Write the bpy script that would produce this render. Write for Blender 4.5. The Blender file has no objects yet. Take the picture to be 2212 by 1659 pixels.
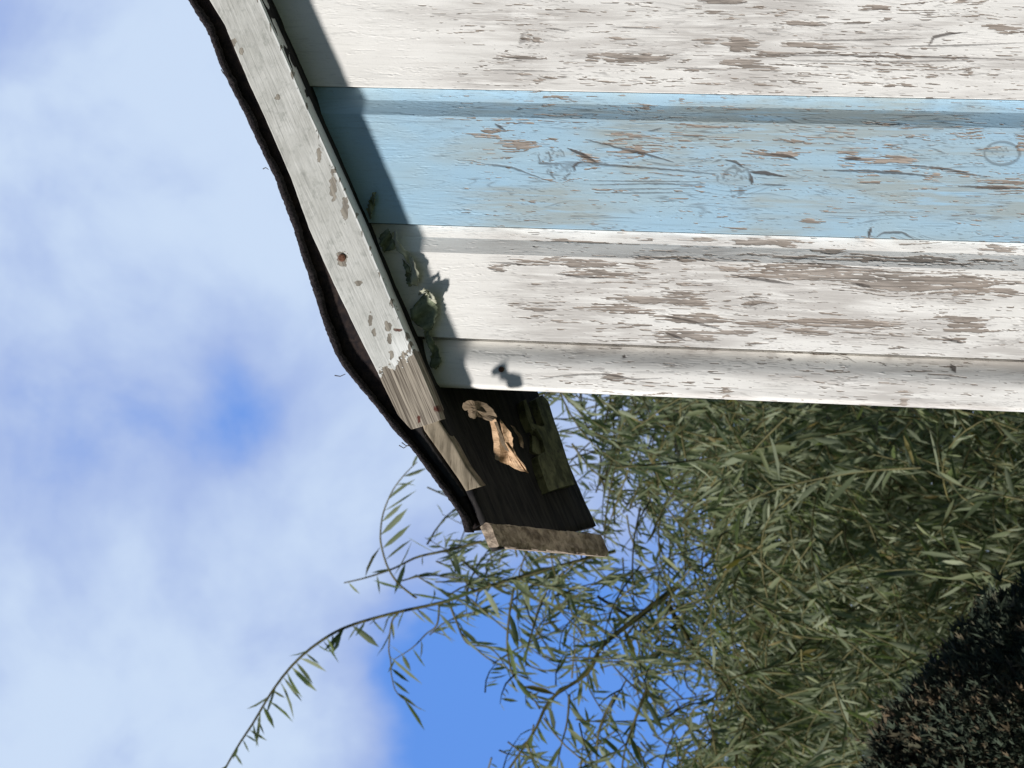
import bpy, math, random
import numpy as np
from mathutils import Vector, Matrix

random.seed(7)
rng = np.random.default_rng(11)
scene = bpy.context.scene
R = math.radians

# ------------------------------------------------------------------ camera
FPX = 8000.0                        # focal length in pixels of a 2212 px wide frame
PITCH, YAW, ROLL = R(16.0), R(-2.0), R(2.4)
F = Vector((math.sin(YAW) * math.cos(PITCH), math.cos(YAW) * math.cos(PITCH), math.sin(PITCH)))
Xc = Vector((math.cos(YAW), -math.sin(YAW), 0))
Zc = Xc.cross(F)
RI = -math.cos(ROLL) * Zc + math.sin(ROLL) * Xc     # the phone was held sideways: picture right is down
UP = math.sin(ROLL) * Zc + math.cos(ROLL) * Xc
CAM = Vector((0.13, -3.8, 1.6))
cam_data = bpy.data.cameras.new('camera')
cam = bpy.data.objects.new('camera', cam_data)
scene.collection.objects.link(cam)
cam_data.sensor_width = 36
cam_data.lens = FPX / 2212 * 36
cam_data.clip_start = 0.05
cam_data.clip_end = 5000
cam_data.dof.use_dof = True
cam_data.dof.focus_distance = 3.95
cam_data.dof.aperture_fstop = 30
M = Matrix((RI, UP, -F)).transposed().to_4x4()
M.translation = CAM
cam.matrix_world = M
scene.camera = cam
scene.render.resolution_x, scene.render.resolution_y = 1024, 768
scene.view_settings.view_transform = 'Standard'
scene.view_settings.look = 'None'
scene.view_settings.gamma = 1
scene.view_settings.exposure = 0.25

def ray(px, py):
    return F * FPX + RI * (px - 1106) - UP * (py - 829.5)
def at(px, py, y=0.0):
    """the point of the upright plane y = const seen at that place of the frame"""
    d = ray(px, py)
    return CAM + d * ((y - CAM.y) / d.y)
def project(P):
    """world points (n,3) to frame pixels"""
    v = P - np.array(CAM)
    d = v @ np.array(F)
    return 1106 + FPX * (v @ np.array(RI)) / d, 829.5 - FPX * (v @ np.array(UP)) / d

# ------------------------------------------------------------------ sun and sky
SUN_AZ, SUN_EL = R(46), R(22)        # azimuth from the gable's normal towards its left
S = Vector((-math.sin(SUN_AZ) * math.cos(SUN_EL), -math.cos(SUN_AZ) * math.cos(SUN_EL), math.sin(SUN_EL)))
sl = bpy.data.lights.new('sun', 'SUN')
sl.energy = 4.0
sl.angle = R(5)
sl.color = (1.0, 0.965, 0.93)
sun = bpy.data.objects.new('sun', sl)
sun.rotation_euler = S.to_track_quat('Z', 'Y').to_euler()
scene.collection.objects.link(sun)

world = bpy.data.worlds.new('World')
scene.world = world
world.use_nodes = True
WT = world.node_tree
WT.nodes.clear()

class NB:
    """small node-graph builder"""
    def __init__(s, tree): s.t = tree
    def n(s, kind, **kw):
        nd = s.t.nodes.new(kind)
        for k, v in kw.items(): setattr(nd, k, v)
        return nd
    def set(s, sock, v):
        if isinstance(v, bpy.types.NodeSocket): s.t.links.new(v, sock)
        else: sock.default_value = v
    def math(s, op, a, b=0.0, c=None, clamp=False):
        nd = s.n('ShaderNodeMath', operation=op, use_clamp=clamp)
        s.set(nd.inputs[0], a); s.set(nd.inputs[1], b)
        if c is not None: s.set(nd.inputs[2], c)
        return nd.outputs[0]
    def vmath(s, op, a, b, out=0):
        nd = s.n('ShaderNodeVectorMath', operation=op)
        s.set(nd.inputs[0], a); s.set(nd.inputs[1], b)
        return nd.outputs[out]
    def smooth(s, v, lo, hi, a=0.0, b=1.0):
        nd = s.n('ShaderNodeMapRange', interpolation_type='SMOOTHSTEP')
        s.set(nd.inputs[0], v)
        nd.inputs[1].default_value = lo; nd.inputs[2].default_value = hi
        nd.inputs[3].default_value = a; nd.inputs[4].default_value = b
        return nd.outputs[0]
    def noise(s, vec, scale, detail=4, rough=0.55, dist=0.0, dim='3D'):
        nd = s.n('ShaderNodeTexNoise', noise_dimensions=dim)
        s.set(nd.inputs['Vector'], vec)
        nd.inputs['Scale'].default_value = scale
        nd.inputs['Detail'].default_value = detail
        nd.inputs['Roughness'].default_value = rough
        nd.inputs['Distortion'].default_value = dist
        return nd.outputs['Fac']
    def mix(s, f, a, b, blend='MIX'):
        nd = s.n('ShaderNodeMix', data_type='RGBA', blend_type=blend)
        s.set(nd.inputs[0], f)
        for i, c in ((6, a), (7, b)):
            if isinstance(c, (tuple, list)): c = tuple(c[:3]) + (1.0,)
            s.set(nd.inputs[i], c)
        return nd.outputs[2]
    def scale_vec(s, v, sc):
        nd = s.n('ShaderNodeMapping'); s.set(nd.inputs[0], v)
        nd.inputs['Scale'].default_value = sc
        return nd.outputs[0]
    def attr(s, name, out='Fac'):
        return s.n('ShaderNodeAttribute', attribute_name=name).outputs[out]

w = NB(WT)
direction = w.n('ShaderNodeTexCoord').outputs['Generated']
sky = w.n('ShaderNodeTexSky', sky_type='NISHITA')
sky.sun_disc = False
sky.sun_elevation = SUN_EL
sky.sun_rotation = math.atan2(S.x, S.y)
sky.dust_density = 0.5
sky.ozone_density = 2.0
sep = w.n('ShaderNodeSeparateXYZ'); w.set(sep.inputs[0], direction)
front = w.smooth(sep.outputs[1], 0.15, 0.75)         # broken cloud stands behind the cabin, the rest of the sky is clear
clear = w.mix(1.0, sky.outputs[0], (0.28, 0.35, 0.50), 'MULTIPLY')
deep = w.mix(0.85, w.mix(1.0, sky.outputs[0], (0.5, 1.0, 2.0), 'MULTIPLY'), (1.5, 3.55, 9.2))
blue = w.mix(front, clear, deep)
cl = w.noise(direction, 12.0, 7, 0.56, 0.35)
cl = w.math('MULTIPLY_ADD', cl, 2.8, -0.30)
banks = [((480, 840), 1.1, -0.32), ((400, 720), 1.5, -0.16), ((960, 1620), 2.0, -0.75), ((1120, 1330), 1.9, -0.75),
         ((1500, 1450), 3.2, -0.9), ((1600, 900), 3.0, -0.6), ((900, 1440), 1.2, -0.35), ((1300, 1700), 3.0, -0.7),
         ((230, 1660), 0.9, -0.20), ((60, 40), 1.3, -0.22), ((60, 1000), 1.4, -0.10), ((30, 1360), 1.0, -0.10), ((780, 260), 1.2, -0.1),
         ((230, 430), 1.6, 0.25), ((530, 520), 1.5, 0.28), ((280, 1330), 2.0, 0.30), ((690, 1560), 1.0, 0.28),
         ((60, 620), 1.3, 0.2), ((640, 1240), 1.5, 0.22), ((480, 1470), 1.2, 0.2), ((330, 60), 1.2, 0.1), ((800, 800), 1.3, 0.15)]
wob = w.n('ShaderNodeTexNoise')
w.set(wob.inputs['Vector'], direction); wob.inputs['Scale'].default_value = 18; wob.inputs['Detail'].default_value = 4
wv = w.vmath('SUBTRACT', wob.outputs['Color'], (0.5, 0.5, 0.5))
wv = w.vmath('MULTIPLY', wv, (0.06, 0.06, 0.06))
dirw = w.vmath('ADD', direction, wv)
for (px, py), deg, amp in banks:
    d = ray(px, py).normalized()
    dist = w.vmath('DISTANCE', dirw, tuple(d), out='Value')
    cl = w.math('ADD', cl, w.smooth(dist, 0.0, 1.5 * R(deg), amp, 0.0))
cover = w.math('MULTIPLY', w.smooth(cl, -0.05, 0.75), front)
bright = w.smooth(w.math('ADD', cl, w.math('MULTIPLY_ADD', w.noise(direction, 30, 6, 0.52, 0.3), 0.9, -0.45)), 0.45, 1.45)
cloud = w.mix(bright, (4.2, 5.5, 9.0), (6.7, 8.15, 10.4))
col = w.mix(cover, blue, cloud)
bg = w.n('ShaderNodeBackground')
w.set(bg.inputs[0], col)
bg.inputs[1].default_value = 0.075
wo = w.n('ShaderNodeOutputWorld')
WT.links.new(bg.outputs[0], wo.inputs[0])

# ------------------------------------------------------------------ helpers
def tag(o, label=None, cat=None, group=None, kind=None):
    if label: o['label'] = label
    if cat: o['category'] = cat
    if group: o['group'] = group
    if kind: o['kind'] = kind
    return o
def link(name, me, parent=None, mat=None):
    o = bpy.data.objects.new(name, me)
    scene.collection.objects.link(o)
    if parent is not None:
        o.parent = parent
        o.matrix_parent_inverse = parent.matrix_basis.inverted()   # empties set with location only
    if mat is not None and me is not None: me.materials.append(mat)
    return o
def empty(name, loc):
    o = bpy.data.objects.new(name, None)
    o.location = loc
    scene.collection.objects.link(o)
    return o
def mesh_np(name, V, faces, attrs=None, smooth=False):
    """faces: list of (k, array (n,k)) blocks"""
    me = bpy.data.meshes.new(name)
    V = np.asarray(V, dtype=np.float32)
    me.vertices.add(len(V)); me.vertices.foreach_set('co', V.ravel())
    loops = np.concatenate([f.ravel() for f in faces]).astype(np.int32)
    sizes = np.concatenate([np.full(len(f), f.shape[1]) for f in faces]).astype(np.int32)
    starts = np.concatenate([[0], np.cumsum(sizes)[:-1]]).astype(np.int32)
    me.loops.add(len(loops)); me.loops.foreach_set('vertex_index', loops)
    me.polygons.add(len(sizes)); me.polygons.foreach_set('loop_start', starts)
    if smooth: me.polygons.foreach_set('use_smooth', np.ones(len(sizes), dtype=bool))
    for k, a in (attrs or {}).items():
        at_ = me.attributes.new(k, 'FLOAT', 'POINT')
        at_.data.foreach_set('value', np.asarray(a, dtype=np.float32).ravel())
    me.update(calc_edges=True)
    me.validate()
    return me
def grid_faces(nr, nc, off=0, flip=False):
    i = np.arange(nr - 1)[:, None] * nc + np.arange(nc - 1)[None, :]
    i = i.ravel() + off
    q = np.stack([i, i + 1, i + nc + 1, i + nc], 1)
    return q[:, ::-1] if flip else q
def lerp_poly(pts, t):
    pts = np.asarray(pts, float)
    d = np.r_[0, np.cumsum(np.hypot(*np.diff(pts, axis=0).T))]
    return np.stack([np.interp(t * d[-1], d, pts[:, k]) for k in range(pts.shape[1])], 1)

# ---- value noise on arrays
_tab = rng.random((256, 256))
def vnoise(x, y, seed=0):
    x = x + seed * 17.31; y = y + seed * 9.77
    xi = np.floor(x).astype(int); yi = np.floor(y).astype(int)
    fx = x - xi; fy = y - yi
    fx = fx * fx * (3 - 2 * fx); fy = fy * fy * (3 - 2 * fy)
    g = lambda a, b: _tab[a & 255, b & 255]
    return (g(xi, yi) * (1 - fx) + g(xi + 1, yi) * fx) * (1 - fy) + (g(xi, yi + 1) * (1 - fx) + g(xi + 1, yi + 1) * fx) * fy
def fbm(x, y, o=4, seed=0):
    s = 0; a = 1; tot = 0
    for k in range(o):
        s = s + a * vnoise(x * 2 ** k, y * 2 ** k, seed + k * 3); tot += a; a *= 0.55
    return s / tot
def seg_dist(u, v, pts, along=1.0):
    """distance of frame points to a polyline, and the parameter along it"""
    best = np.full(u.shape, 1e9); tt = np.zeros(u.shape)
    n = len(pts) - 1
    for i in range(n):
        ax, ay = pts[i]; bx, by = pts[i + 1]
        dx, dy = bx - ax, by - ay
        t = np.clip(((u - ax) * dx + (v - ay) * dy) / (dx * dx + dy * dy + 1e-9), 0, 1)
        d = np.hypot(u - ax - t * dx, v - ay - t * dy)
        m = d < best
        best[m] = d[m]; tt[m] = ((i + t) / n)[m]
    return best, tt

# ------------------------------------------------------------------ materials
def material(name):
    m = bpy.data.materials.new(name)
    m.use_nodes = True
    m.node_tree.nodes.clear()
    b = NB(m.node_tree)
    p = b.n('ShaderNodeBsdfPrincipled')
    out = b.n('ShaderNodeOutputMaterial')
    m.node_tree.links.new(p.outputs[0], out.inputs[0])
    return m, b, p
def bump(b, p, h, dist, strength=1.0):
    nd = b.n('ShaderNodeBump')
    nd.inputs['Strength'].default_value = strength
    nd.inputs['Distance'].default_value = dist
    b.set(nd.inputs['Height'], h)
    b.set(p.inputs['Normal'], nd.outputs[0])

def painted_wood(name, paint, paint2, wood=(0.37, 0.325, 0.285), bias=0.0, flake=0.5, under=None):
    """flaking paint over weathered grain that runs along local z"""
    m, b, p = material(name)
    co = b.n('ShaderNodeTexCoord').outputs['Object']
    g1 = b.noise(b.scale_vec(co, (1, 0.3, 0.06)), 260, 5, 0.6, 0.4)      # long grain
    g2 = b.noise(b.scale_vec(co, (1, 0.3, 0.035)), 620, 3, 0.6)          # fine grain
    fl = b.noise(b.scale_vec(co, (1, 0.3, 0.16)), 120, 6, 0.65, 0.6)     # flake outlines
    bl = b.noise(b.scale_vec(co, (1, 1, 0.45)), 22, 3, 0.5)              # where paint holds
    sp = b.noise(co, 420, 3, 0.6)
    wear = b.attr('wear'); crack = b.attr('crack'); fade = b.attr('fade')
    e = b.math('ADD', wear, b.math('MULTIPLY', b.math('SUBTRACT', fl, 0.5), 0.75))
    e = b.math('ADD', e, b.math('MULTIPLY', b.math('SUBTRACT', g2, 0.5), 0.85))
    e = b.math('ADD', e, bias)
    bare = b.smooth(e, 0.42, 0.62)
    # wood
    warm = b.smooth(b.noise(b.scale_vec(co, (1, 1, 0.3)), 30, 3), 0.35, 0.65)
    wcol = b.mix(b.smooth(g1, 0.3, 0.7), tuple(c * 0.62 for c in wood), tuple(min(1, c * 1.28) for c in wood))
    wcol = b.mix(b.smooth(g2, 0.42, 0.68, 0, 0.75), wcol, tuple(c * 0.42 for c in wood))
    wcol = b.mix(b.math('MULTIPLY', warm, 0.35), wcol, b.mix(g1, (0.19, 0.13, 0.095), (0.44, 0.36, 0.29)))
    # paint, a little stained, the grain telegraphing through it
    pcol = b.mix(b.smooth(bl, 0.3, 0.75), paint, paint2)
    pcol = b.mix(b.smooth(g1, 0.52, 0.78, 0, 0.34), pcol, tuple(c * 0.55 for c in paint2))
    pcol = b.mix(b.smooth(sp, 0.56, 0.72, 0, 0.22), pcol, tuple(c * 0.6 for c in paint2))
    if under is not None:      # worn thin: a duller coat shows in streaks
        k = b.math('MULTIPLY', b.smooth(b.math('ADD', g1, b.math('MULTIPLY', fl, 0.4)), 0.5, 0.74), fade, clamp=True)
        pcol = b.mix(b.math('MULTIPLY', k, 0.7), pcol, under)
    col = b.mix(bare, pcol, wcol)
    col = b.mix(crack, col, (0.075, 0.06, 0.052))
    b.set(p.inputs['Base Color'], col)
    p.inputs['Roughness'].default_value = 0.62
    p.inputs['Specular IOR Level'].default_value = 0.25
    h = b.math('SUBTRACT', b.math('MULTIPLY', g1, 0.35), bare)
    h = b.math('ADD', h, b.math('MULTIPLY', fl, 0.3))
    h = b.math('SUBTRACT', h, b.math('MULTIPLY', crack, 0.5))
    bump(b, p, h, 0.0007, 0.55)
    return m
M_white = painted_wood('white_flaking_paint', (0.84, 0.82, 0.78), (0.77, 0.75, 0.71), bias=0.0, under=(0.47, 0.44, 0.41))
M_blue = painted_wood('blue_flaking_paint', (0.36, 0.55, 0.70), (0.38, 0.52, 0.60), bias=0.02, flake=0.4, under=(0.36, 0.39, 0.36))

def plain(name, c1, c2, scale=60, stretch=(1, 1, 1), rough=0.8, bdist=0.001, c3=None):
    m, b, p = material(name)
    co = b.n('ShaderNodeTexCoord').outputs['Object']
    v = b.scale_vec(co, stretch)
    n1 = b.noise(v, scale, 6, 0.62, 0.3)
    col = b.mix(b.smooth(n1, 0.32, 0.68), c1, c2)
    if c3: col = b.mix(b.smooth(b.noise(v, scale * 3.1, 4, 0.6), 0.55, 0.72), col, c3)
    b.set(p.inputs['Base Color'], col)
    p.inputs['Roughness'].default_value = rough
    p.inputs['Specular IOR Level'].default_value = 0.2
    bump(b, p, n1, bdist)
    return m

# ------------------------------------------------------------------ layout of the cabin
CORNER = at(1500, 860).x
X_J = [at(1500, v).x for v in (202, 503, 751)]          # joints between the upright boards
# roof line (lower front edge of the barge board), as a straight line z = ZR + SL * x on the plane y = -0.026
YB = -0.042
pA, pB = at(563, 0, YB), at(954, 906, YB)
SL = (pA.z - pB.z) / (pA.x - pB.x)
def zroof(x): return pB.z + SL * (x - pB.x)
SLOPE = math.atan(SL)
sdir = Vector((math.cos(SLOPE), 0, math.sin(SLOPE)))     # up the slope
snor = Vector((-math.sin(SLOPE), 0, math.cos(SLOPE)))    # out of the roof
RIDGE_X = CORNER + 1.15
RIDGE_Z = zroof(RIDGE_X)
def on_soffit(px, py, drop=0.0):
    """point of the roof's underside seen at a place of the frame"""
    d = ray(px, py)
    q = Vector((pB.x, 0, pB.z)) - snor * drop
    t = (q - CAM).dot(snor) / d.dot(snor)
    return CAM + d * t
back = [on_soffit(1170, 845), on_soffit(1240, 1035), on_soffit(1310, 1205)]
DEPTH = sum(p.y for p in back) / 3
print('slope deg', math.degrees(SLOPE), 'depth', [round(p.y, 3) for p in back], 'corner', CORNER, 'z', pB.z, 'joints', X_J)
EAVE_X = (on_soffit(1030, 1190).x + on_soffit(1300, 1203).x) / 2

shed = empty('garden_cabin', (CORNER + 1.15, 0.2, 0))
tag(shed, 'garden cabin of white and sky blue boards with flaking paint under a felt roof', 'cabin')

# ------------------------------------------------------------------ upright wall boards
Z_LOW = at(2290, 500).z
MM = 0.001
def profile(x):
    """how far the face stands out of the wall plane (m) at x, real right is +x"""
    o = np.zeros_like(x)
    px = np.array([at(1500, v).x for v in (0, 1000)])
    k = (px[1] - px[0]) / 1000.0
    for v0 in (202, 503):
        xj = at(1500, v0).x
        s = (x - xj) / k            # px below the joint
        dp = (8.5 if v0 == 202 else 7.5) * MM
        o = np.where((s >= 0) & (s < 27), -dp, o)
        t = np.clip((s - 27) / 33, 0, 1)
        o = np.where((s >= 27) & (s < 60), -dp * (1 - t), o)
    xj = at(1500, 751).x
    s = (x - xj) / k
    t = np.clip((s - 5) / 58, 0, 1)
    cor = -11.5 * MM + 15 * MM * np.sin(t * math.pi / 2)
    e = np.clip((s - 97) / 12, 0, 1)
    cor = cor - 5 * MM * e ** 2.5
    o = np.where(s >= 5, cor, o)
    o = np.where((s >= 0) & (s < 5), -19 * MM, o)
    return o

patches = [  # px, py, half length, half height, strength
 (1552,2,42,5,1),(2105,1,42,6,1),(1718,51,58,6,1),(1845,47,24,4,1),(2177,63,40,8,1),(1126,125,45,4,1),(1281,125,13,8,1),(1375,126,55,11,1),
 (1485,134,22,4,1),(1602,97,30,10,1),(1751,98,70,6,1),(1674,117,35,4,1),(1602,136,36,10,1),(1650,149,32,6,1),(1519,88,24,4,.8),(1884,16,32,4,1),
 (1330,83,15,5,.7),(1397,166,14,4,.9),(1165,173,12,3,.8),(1131,160,15,4,.8),(1500,150,60,4,.4),(1900,150,200,14,.35),(1900,118,150,5,.5),
 (1200,18,60,6,.3),(1600,25,120,8,.35),(2050,30,120,10,.35),(1350,175,180,8,.35),(1800,180,200,8,.35),(1148,86,22,12,.6),
 (1120,312,38,14,1),(1274,339,18,10,1),(1697,334,30,8,1),(1895,342,80,12,.85),(2170,398,48,11,.95),(1884,392,20,12,.7),(1761,478,22,5,.9),
 (2206,315,12,9,1),(1090,290,80,16,.5),(1400,305,90,16,.5),(1560,300,60,10,.6),(1500,275,60,6,.5),(1820,300,120,20,.35),(2050,290,120,20,.35),
 (1350,330,60,10,.7),(1300,366,60,6,.5),(1040,352,60,8,.45),(1640,330,30,8,.6),(2030,370,90,8,.5),(1395,232,10,6,.8),(1220,212,20,5,.7),(1500,235,30,4,.4),
 (1800,592,210,15,.95),(2010,612,180,20,1),(1700,575,140,8,.8),(1245,569,125,7,.85),(1303,592,68,7,1),(1128,566,20,5,1),(1077,579,24,6,.9),
 (1476,646,48,15,1),(1395,648,65,8,1),(1308,666,85,8,.85),(1493,686,70,9,1),(1586,715,34,8,1),(1482,724,54,10,1),(1655,701,44,6,1),
 (1823,698,110,10,1),(1742,716,44,8,1),(2095,706,40,13,1),(2066,689,66,5,.9),(1655,524,64,8,1),(1517,518,28,4,.9),(1783,543,30,5,1),
 (2170,536,40,8,.9),(2043,732,40,7,.9),(1400,610,120,6,.4),(1150,660,80,8,.5),(1200,690,80,6,.4),(1350,700,60,8,.5),(1950,720,150,6,.4),
 (1900,560,250,7,.75),(1500,560,160,6,.55),(1240,523,60,4,.5),(1410,735,60,4,.7),(1626,650,24,14,.5),
 (1326,815,20,9,1),(1569,846,13,9,1),(1953,871,6,10,1),(1450,830,80,4,.3),(1290,770,20,4,.4)]
cracks = [  # polyline, half width px, depth
 ([(2006,100),(2017,80),(2050,72),(2089,69)],2.6),([(1700,88),(1850,86),(2000,82)],1.4),([(1640,118),(1900,120),(2212,128)],1.6),
 ([(1890,100),(2060,98),(2212,92)],1.5),([(1690,130),(1900,133),(2100,130)],1.3),([(1060,150),(1200,154)],1.2),([(1330,58),(1420,62)],1.2),
 ([(1180,60),(1230,66)],1.6),([(1440,145),(1580,150)],1.2),
 ([(1266,301),(1342,320),(1391,331),(1454,350)],2.4),([(1227,320),(1260,334),(1287,350)],3.2),([(1042,353),(1105,361),(1178,388)],1.6),
 ([(1242,367),(1240,358),(1248,351),(1262,350)],3.0),([(1262,350),(1287,353),(1331,357),(1397,362),(1547,375)],2.0),
 ([(1270,390),(1515,392)],1.2),([(1275,399),(1400,396),(1530,399)],1.4),([(1300,408),(1500,407)],1.1),([(1290,416),(1490,416)],1.1),
 ([(1163,330),(1166,352),(1188,353),(1230,354)],1.8),([(1184,326),(1190,340),(1187,352)],2.0),([(1186,358),(1192,378),(1200,388)],1.6),([(1222,383),(1233,372)],2.0),
 ([(1618,371),(1650,373),(1700,382)],3.2),([(1621,376),(1625,398)],3.4),([(1566,345),(1590,350),(1606,361)],2.6),([(1540,350),(1562,343)],1.4),
 ([(1779,367),(1876,369),(1950,374),(2017,380)],2.4),([(1927,354),(2030,362),(2132,382)],2.0),([(1655,331),(1700,336),(1722,344)],2.6),([(1825,342),(1860,341)],3.0),
 ([(2070,402),(2212,406)],2.2),([(1892,513),(1907,503),(1948,501),(1976,517)],2.0),([(1876,513),(1881,492)],3.0),([(1700,400),(1645,398)],1.8),([(1070,268),(1090,280)],2.6),
 ([(1400,283),(1430,276)],1.8),([(1800,270),(2000,274),(2130,276)],1.3),([(1115,236),(1130,234)],2.2),
 ([(1060,566),(1100,568),(1135,573)],2.0),([(1200,590),(1250,597),(1310,600)],2.0),([(1580,594),(1650,604),(1715,614)],2.4),([(1750,575),(1900,580)],1.2),
 ([(1430,680),(1500,695),(1560,712)],2.0),([(1440,718),(1480,735)],2.2),([(1630,643),(1622,662)],1.3),
 ([(2035,728),(2080,742)],2.2),([(1840,611),(1880,618)],2.2),([(1700,555),(1780,560)],1.4),
 ([(1164,819),(1222,810),(1308,807),(1372,819),(1430,816)],1.7),([(2055,788),(2064,803)],5.0),([(1040,762),(1150,768)],1.0),([(1800,765),(1830,772),(1850,784)],1.2),
 ([(1345,768),(1352,772)],4.0),([(1700,775),(1712,778)],3.0)]
rings = [  # knot outlines: centre, radii, half width, arc start, arc end (degrees, 0 = right, 90 = down)
 (2165,331,37,25,2.8,0,360),(1212,370,27,17,1.6,20,150),(1585,383,22,21,2.6,170,330),(1585,386,33,34,1.6,200,320),(2160,328,16,12,1.5,0,360),(1148,86,26,17,1.2,0,360),
 (1626,652,22,15,1.2,150,420),(1191,338,26,20,1.2,150,300),(1083,798,7,5,1.6,0,360)]

def build_board(name, xl, xr, mat, label, seed, dense=True, back=0.024, cov=None):
    """one upright board from xl to xr (xl < xr), its foot at the ground and its head under the roof"""
    nx = max(6, int((xr - xl) / (0.00062 if dense else 0.02)))
    xs = np.linspace(xl, xr, nx)
    if dense:
        # keep every step of the rebate crisp
        extra = []
        k = (at(1500, 1000).x - at(1500, 0).x) / 1000
        for v0 in (202, 503, 751):
            for dv in (27, 60, 5):
                xx = at(1500, v0 + dv).x
                if xl + 1e-4 < xx < xr - 1e-4: extra += [xx - 2e-5, xx + 2e-5]
        xs = np.unique(np.r_[xs, extra])
    nx = len(xs)
    if dense:
        nz = int((zroof(xr) - Z_LOW) / 0.0016)
        t = np.r_[np.linspace(-1, -0.05, 8), np.linspace(0, 1, nz)]
    else:
        t = np.r_[-1.0, np.linspace(0, 1, 10)]
    X = np.repeat(xs[None, :], len(t), 0)
    T = np.repeat(t[:, None], nx, 1)
    zt = np.minimum(zroof(X), RIDGE_Z - SL * (X - RIDGE_X)) + 0.03
    Z = np.where(T < 0, Z_LOW + T * (Z_LOW - 0.08), Z_LOW + T * (zt - Z_LOW))
    O = profile(X) if dense else np.zeros_like(X)
    P = np.stack([X, -O, Z], -1).reshape(-1, 3)
    u, v = project(P)
    u = u.reshape(X.shape); v = v.reshape(X.shape)
    wear = np.zeros_like(X); crack = np.zeros_like(X)
    if dense:
        nz1 = fbm(u / 28, v / 6, 4, seed) - 0.5
        nz2 = fbm(u / 9, v / 3, 3, seed + 5) - 0.5
        vg = v - (u - 1500) * 0.022 + (fbm(u / 150, v / 40, 2, seed + 2) - 0.5) * 16      # the grain wanders
        for kx, ky, kw, kh in ((1200, 355, 62, 34), (1592, 378, 58, 32), (2165, 331, 72, 38), (1148, 86, 55, 28), (1626, 652, 60, 30), (1930, 520, 70, 26), (1360, 330, 60, 14), (2040, 84, 40, 16)):
            vg = vg - (v - ky) * 0.82 * np.exp(-((u - kx) / kw) ** 2 - ((v - ky) / kh) ** 2)
        s1 = fbm(u / 46, vg / 2.3, 3, seed + 7) - 0.5
        s2 = fbm(u / 13, vg / 3.2, 3, seed + 8) - 0.5
        zone = np.full(X.shape, 0.03) + (fbm(u / 160, v / 26, 3, seed + 11) - 0.5) * 0.42
        for (cx, cy, a, h, s) in patches:
            du = (u - cx) / (a * 1.12); dv = (v - cy - (u - cx) * 0.03) / (h * 1.12)
            m = (np.abs(du) < 1.8) & (np.abs(dv) < 1.8)
            if not m.any(): continue
            r = np.sqrt(np.abs(du) ** 2.4 + np.abs(dv) ** 2)
            zone = np.where(m, np.maximum(zone, s * np.clip(1.5 - 0.95 * r, 0, 1.02)), zone)
        if mat is M_blue: zone = zone * 0.86 - 0.02
        wear = np.clip((zone + s1 * 2.3 + s2 * 0.8 - 0.52) / 0.16, 0, 1)
        dash = np.clip((fbm(u / 17, vg / 1.9, 3, seed + 13) - 0.75 + (fbm(u / 90, v / 22, 3, seed + 14) - 0.5) * 0.5) / 0.06, 0, 1) * 0.36
        gl = np.abs((fbm(u / 330, vg / 15, 2, seed + 50) * 7) % 1 - 0.5)          # raised summer grain showing as hair lines
        gz = np.clip((fbm(u / 110, v / 30, 3, seed + 52) - 0.44) * 6, 0, 1)
        crack = np.maximum(dash, np.clip(1 - gl / 0.13, 0, 1) * gz * (0.5 if mat is M_blue else 0.26))
        for pts, hw in cracks:
            pu = np.array([q[0] for q in pts]); pv = np.array([q[1] for q in pts])
            m = (u > pu.min() - 12) & (u < pu.max() + 12) & (v > pv.min() - 12) & (v < pv.max() + 12)
            if not m.any(): continue
            d, tt = seg_dist(u[m], v[m] + nz2[m] * 3.0, pts)
            wdt = 0.8 * hw * (0.2 + 0.9 * np.sin(np.clip(tt, 0.03, 0.97) * math.pi)) * (0.7 + 1.2 * (nz1[m] + 0.5))
            c = np.clip((wdt + 0.9 - d) / 1.4, 0, 1)
            crack[m] = np.maximum(crack[m], c * min(0.9, 0.38 + 0.17 * hw))
        for (cx, cy, ra, rb, hw, a0, a1) in rings:
            m = (np.abs(u - cx) < ra + 12) & (np.abs(v - cy) < rb + 12)
            if not m.any(): continue
            q = np.hypot((u[m] - cx) / ra, (v[m] - cy) / rb)
            ang = np.degrees(np.arctan2(v[m] - cy, u[m] - cx)) % 360
            inside = ((ang - a0) % 360) <= (a1 - a0)
            d = np.abs(q - 1 + nz1[m] * 0.15) * min(ra, rb)
            c = np.clip((hw * (0.6 + nz1[m] + .3) + 0.6 - d) / 1.4, 0, 1) * inside
            if hw < 1.7 and ra > 9:      # a knot that only shows as broken crazing
                c = np.clip((fbm(ang / 24, q * 3.4, 3, seed + 31) - 0.56) / 0.1, 0, 1) * (q < 1.15)
                crack[m] = np.maximum(crack[m], c * 0.5)
            else:
                crack[m] = np.maximum(crack[m], c * 0.5)
    # shallow hollows and flake thickness as real relief
    und = (fbm(X * 22, Z * 3, 3, seed + 9) - 0.5) * 0.0012
    lift = 4 * wear * (1 - wear) * (fbm(u / 30, v / 8, 2, seed + 40) if dense else 0)
    off = O + und + 0.0008 * lift - 0.00025 * (wear > 0.5) - 0.0003 * crack
    fade = np.clip(fbm(X * 45, Z * 8, 4, seed + 20) * 4.0 - 1.5, 0, 1)
    if dense:      # paint is thinnest towards the weathered foot of the wall and hardly worn up under the roof
        shelter = np.clip((u - (800 + 0.30 * v)) / 170, 0, 1)
        wear = wear * (0.1 + 0.9 * shelter); crack = crack * (0.35 + 0.65 * shelter)
        fade = fade * shelter
    P = np.stack([X, -off, Z], -1).reshape(-1, 3)
    nr, nc = X.shape
    faces = [grid_faces(nr, nc)]
    V = P
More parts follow.
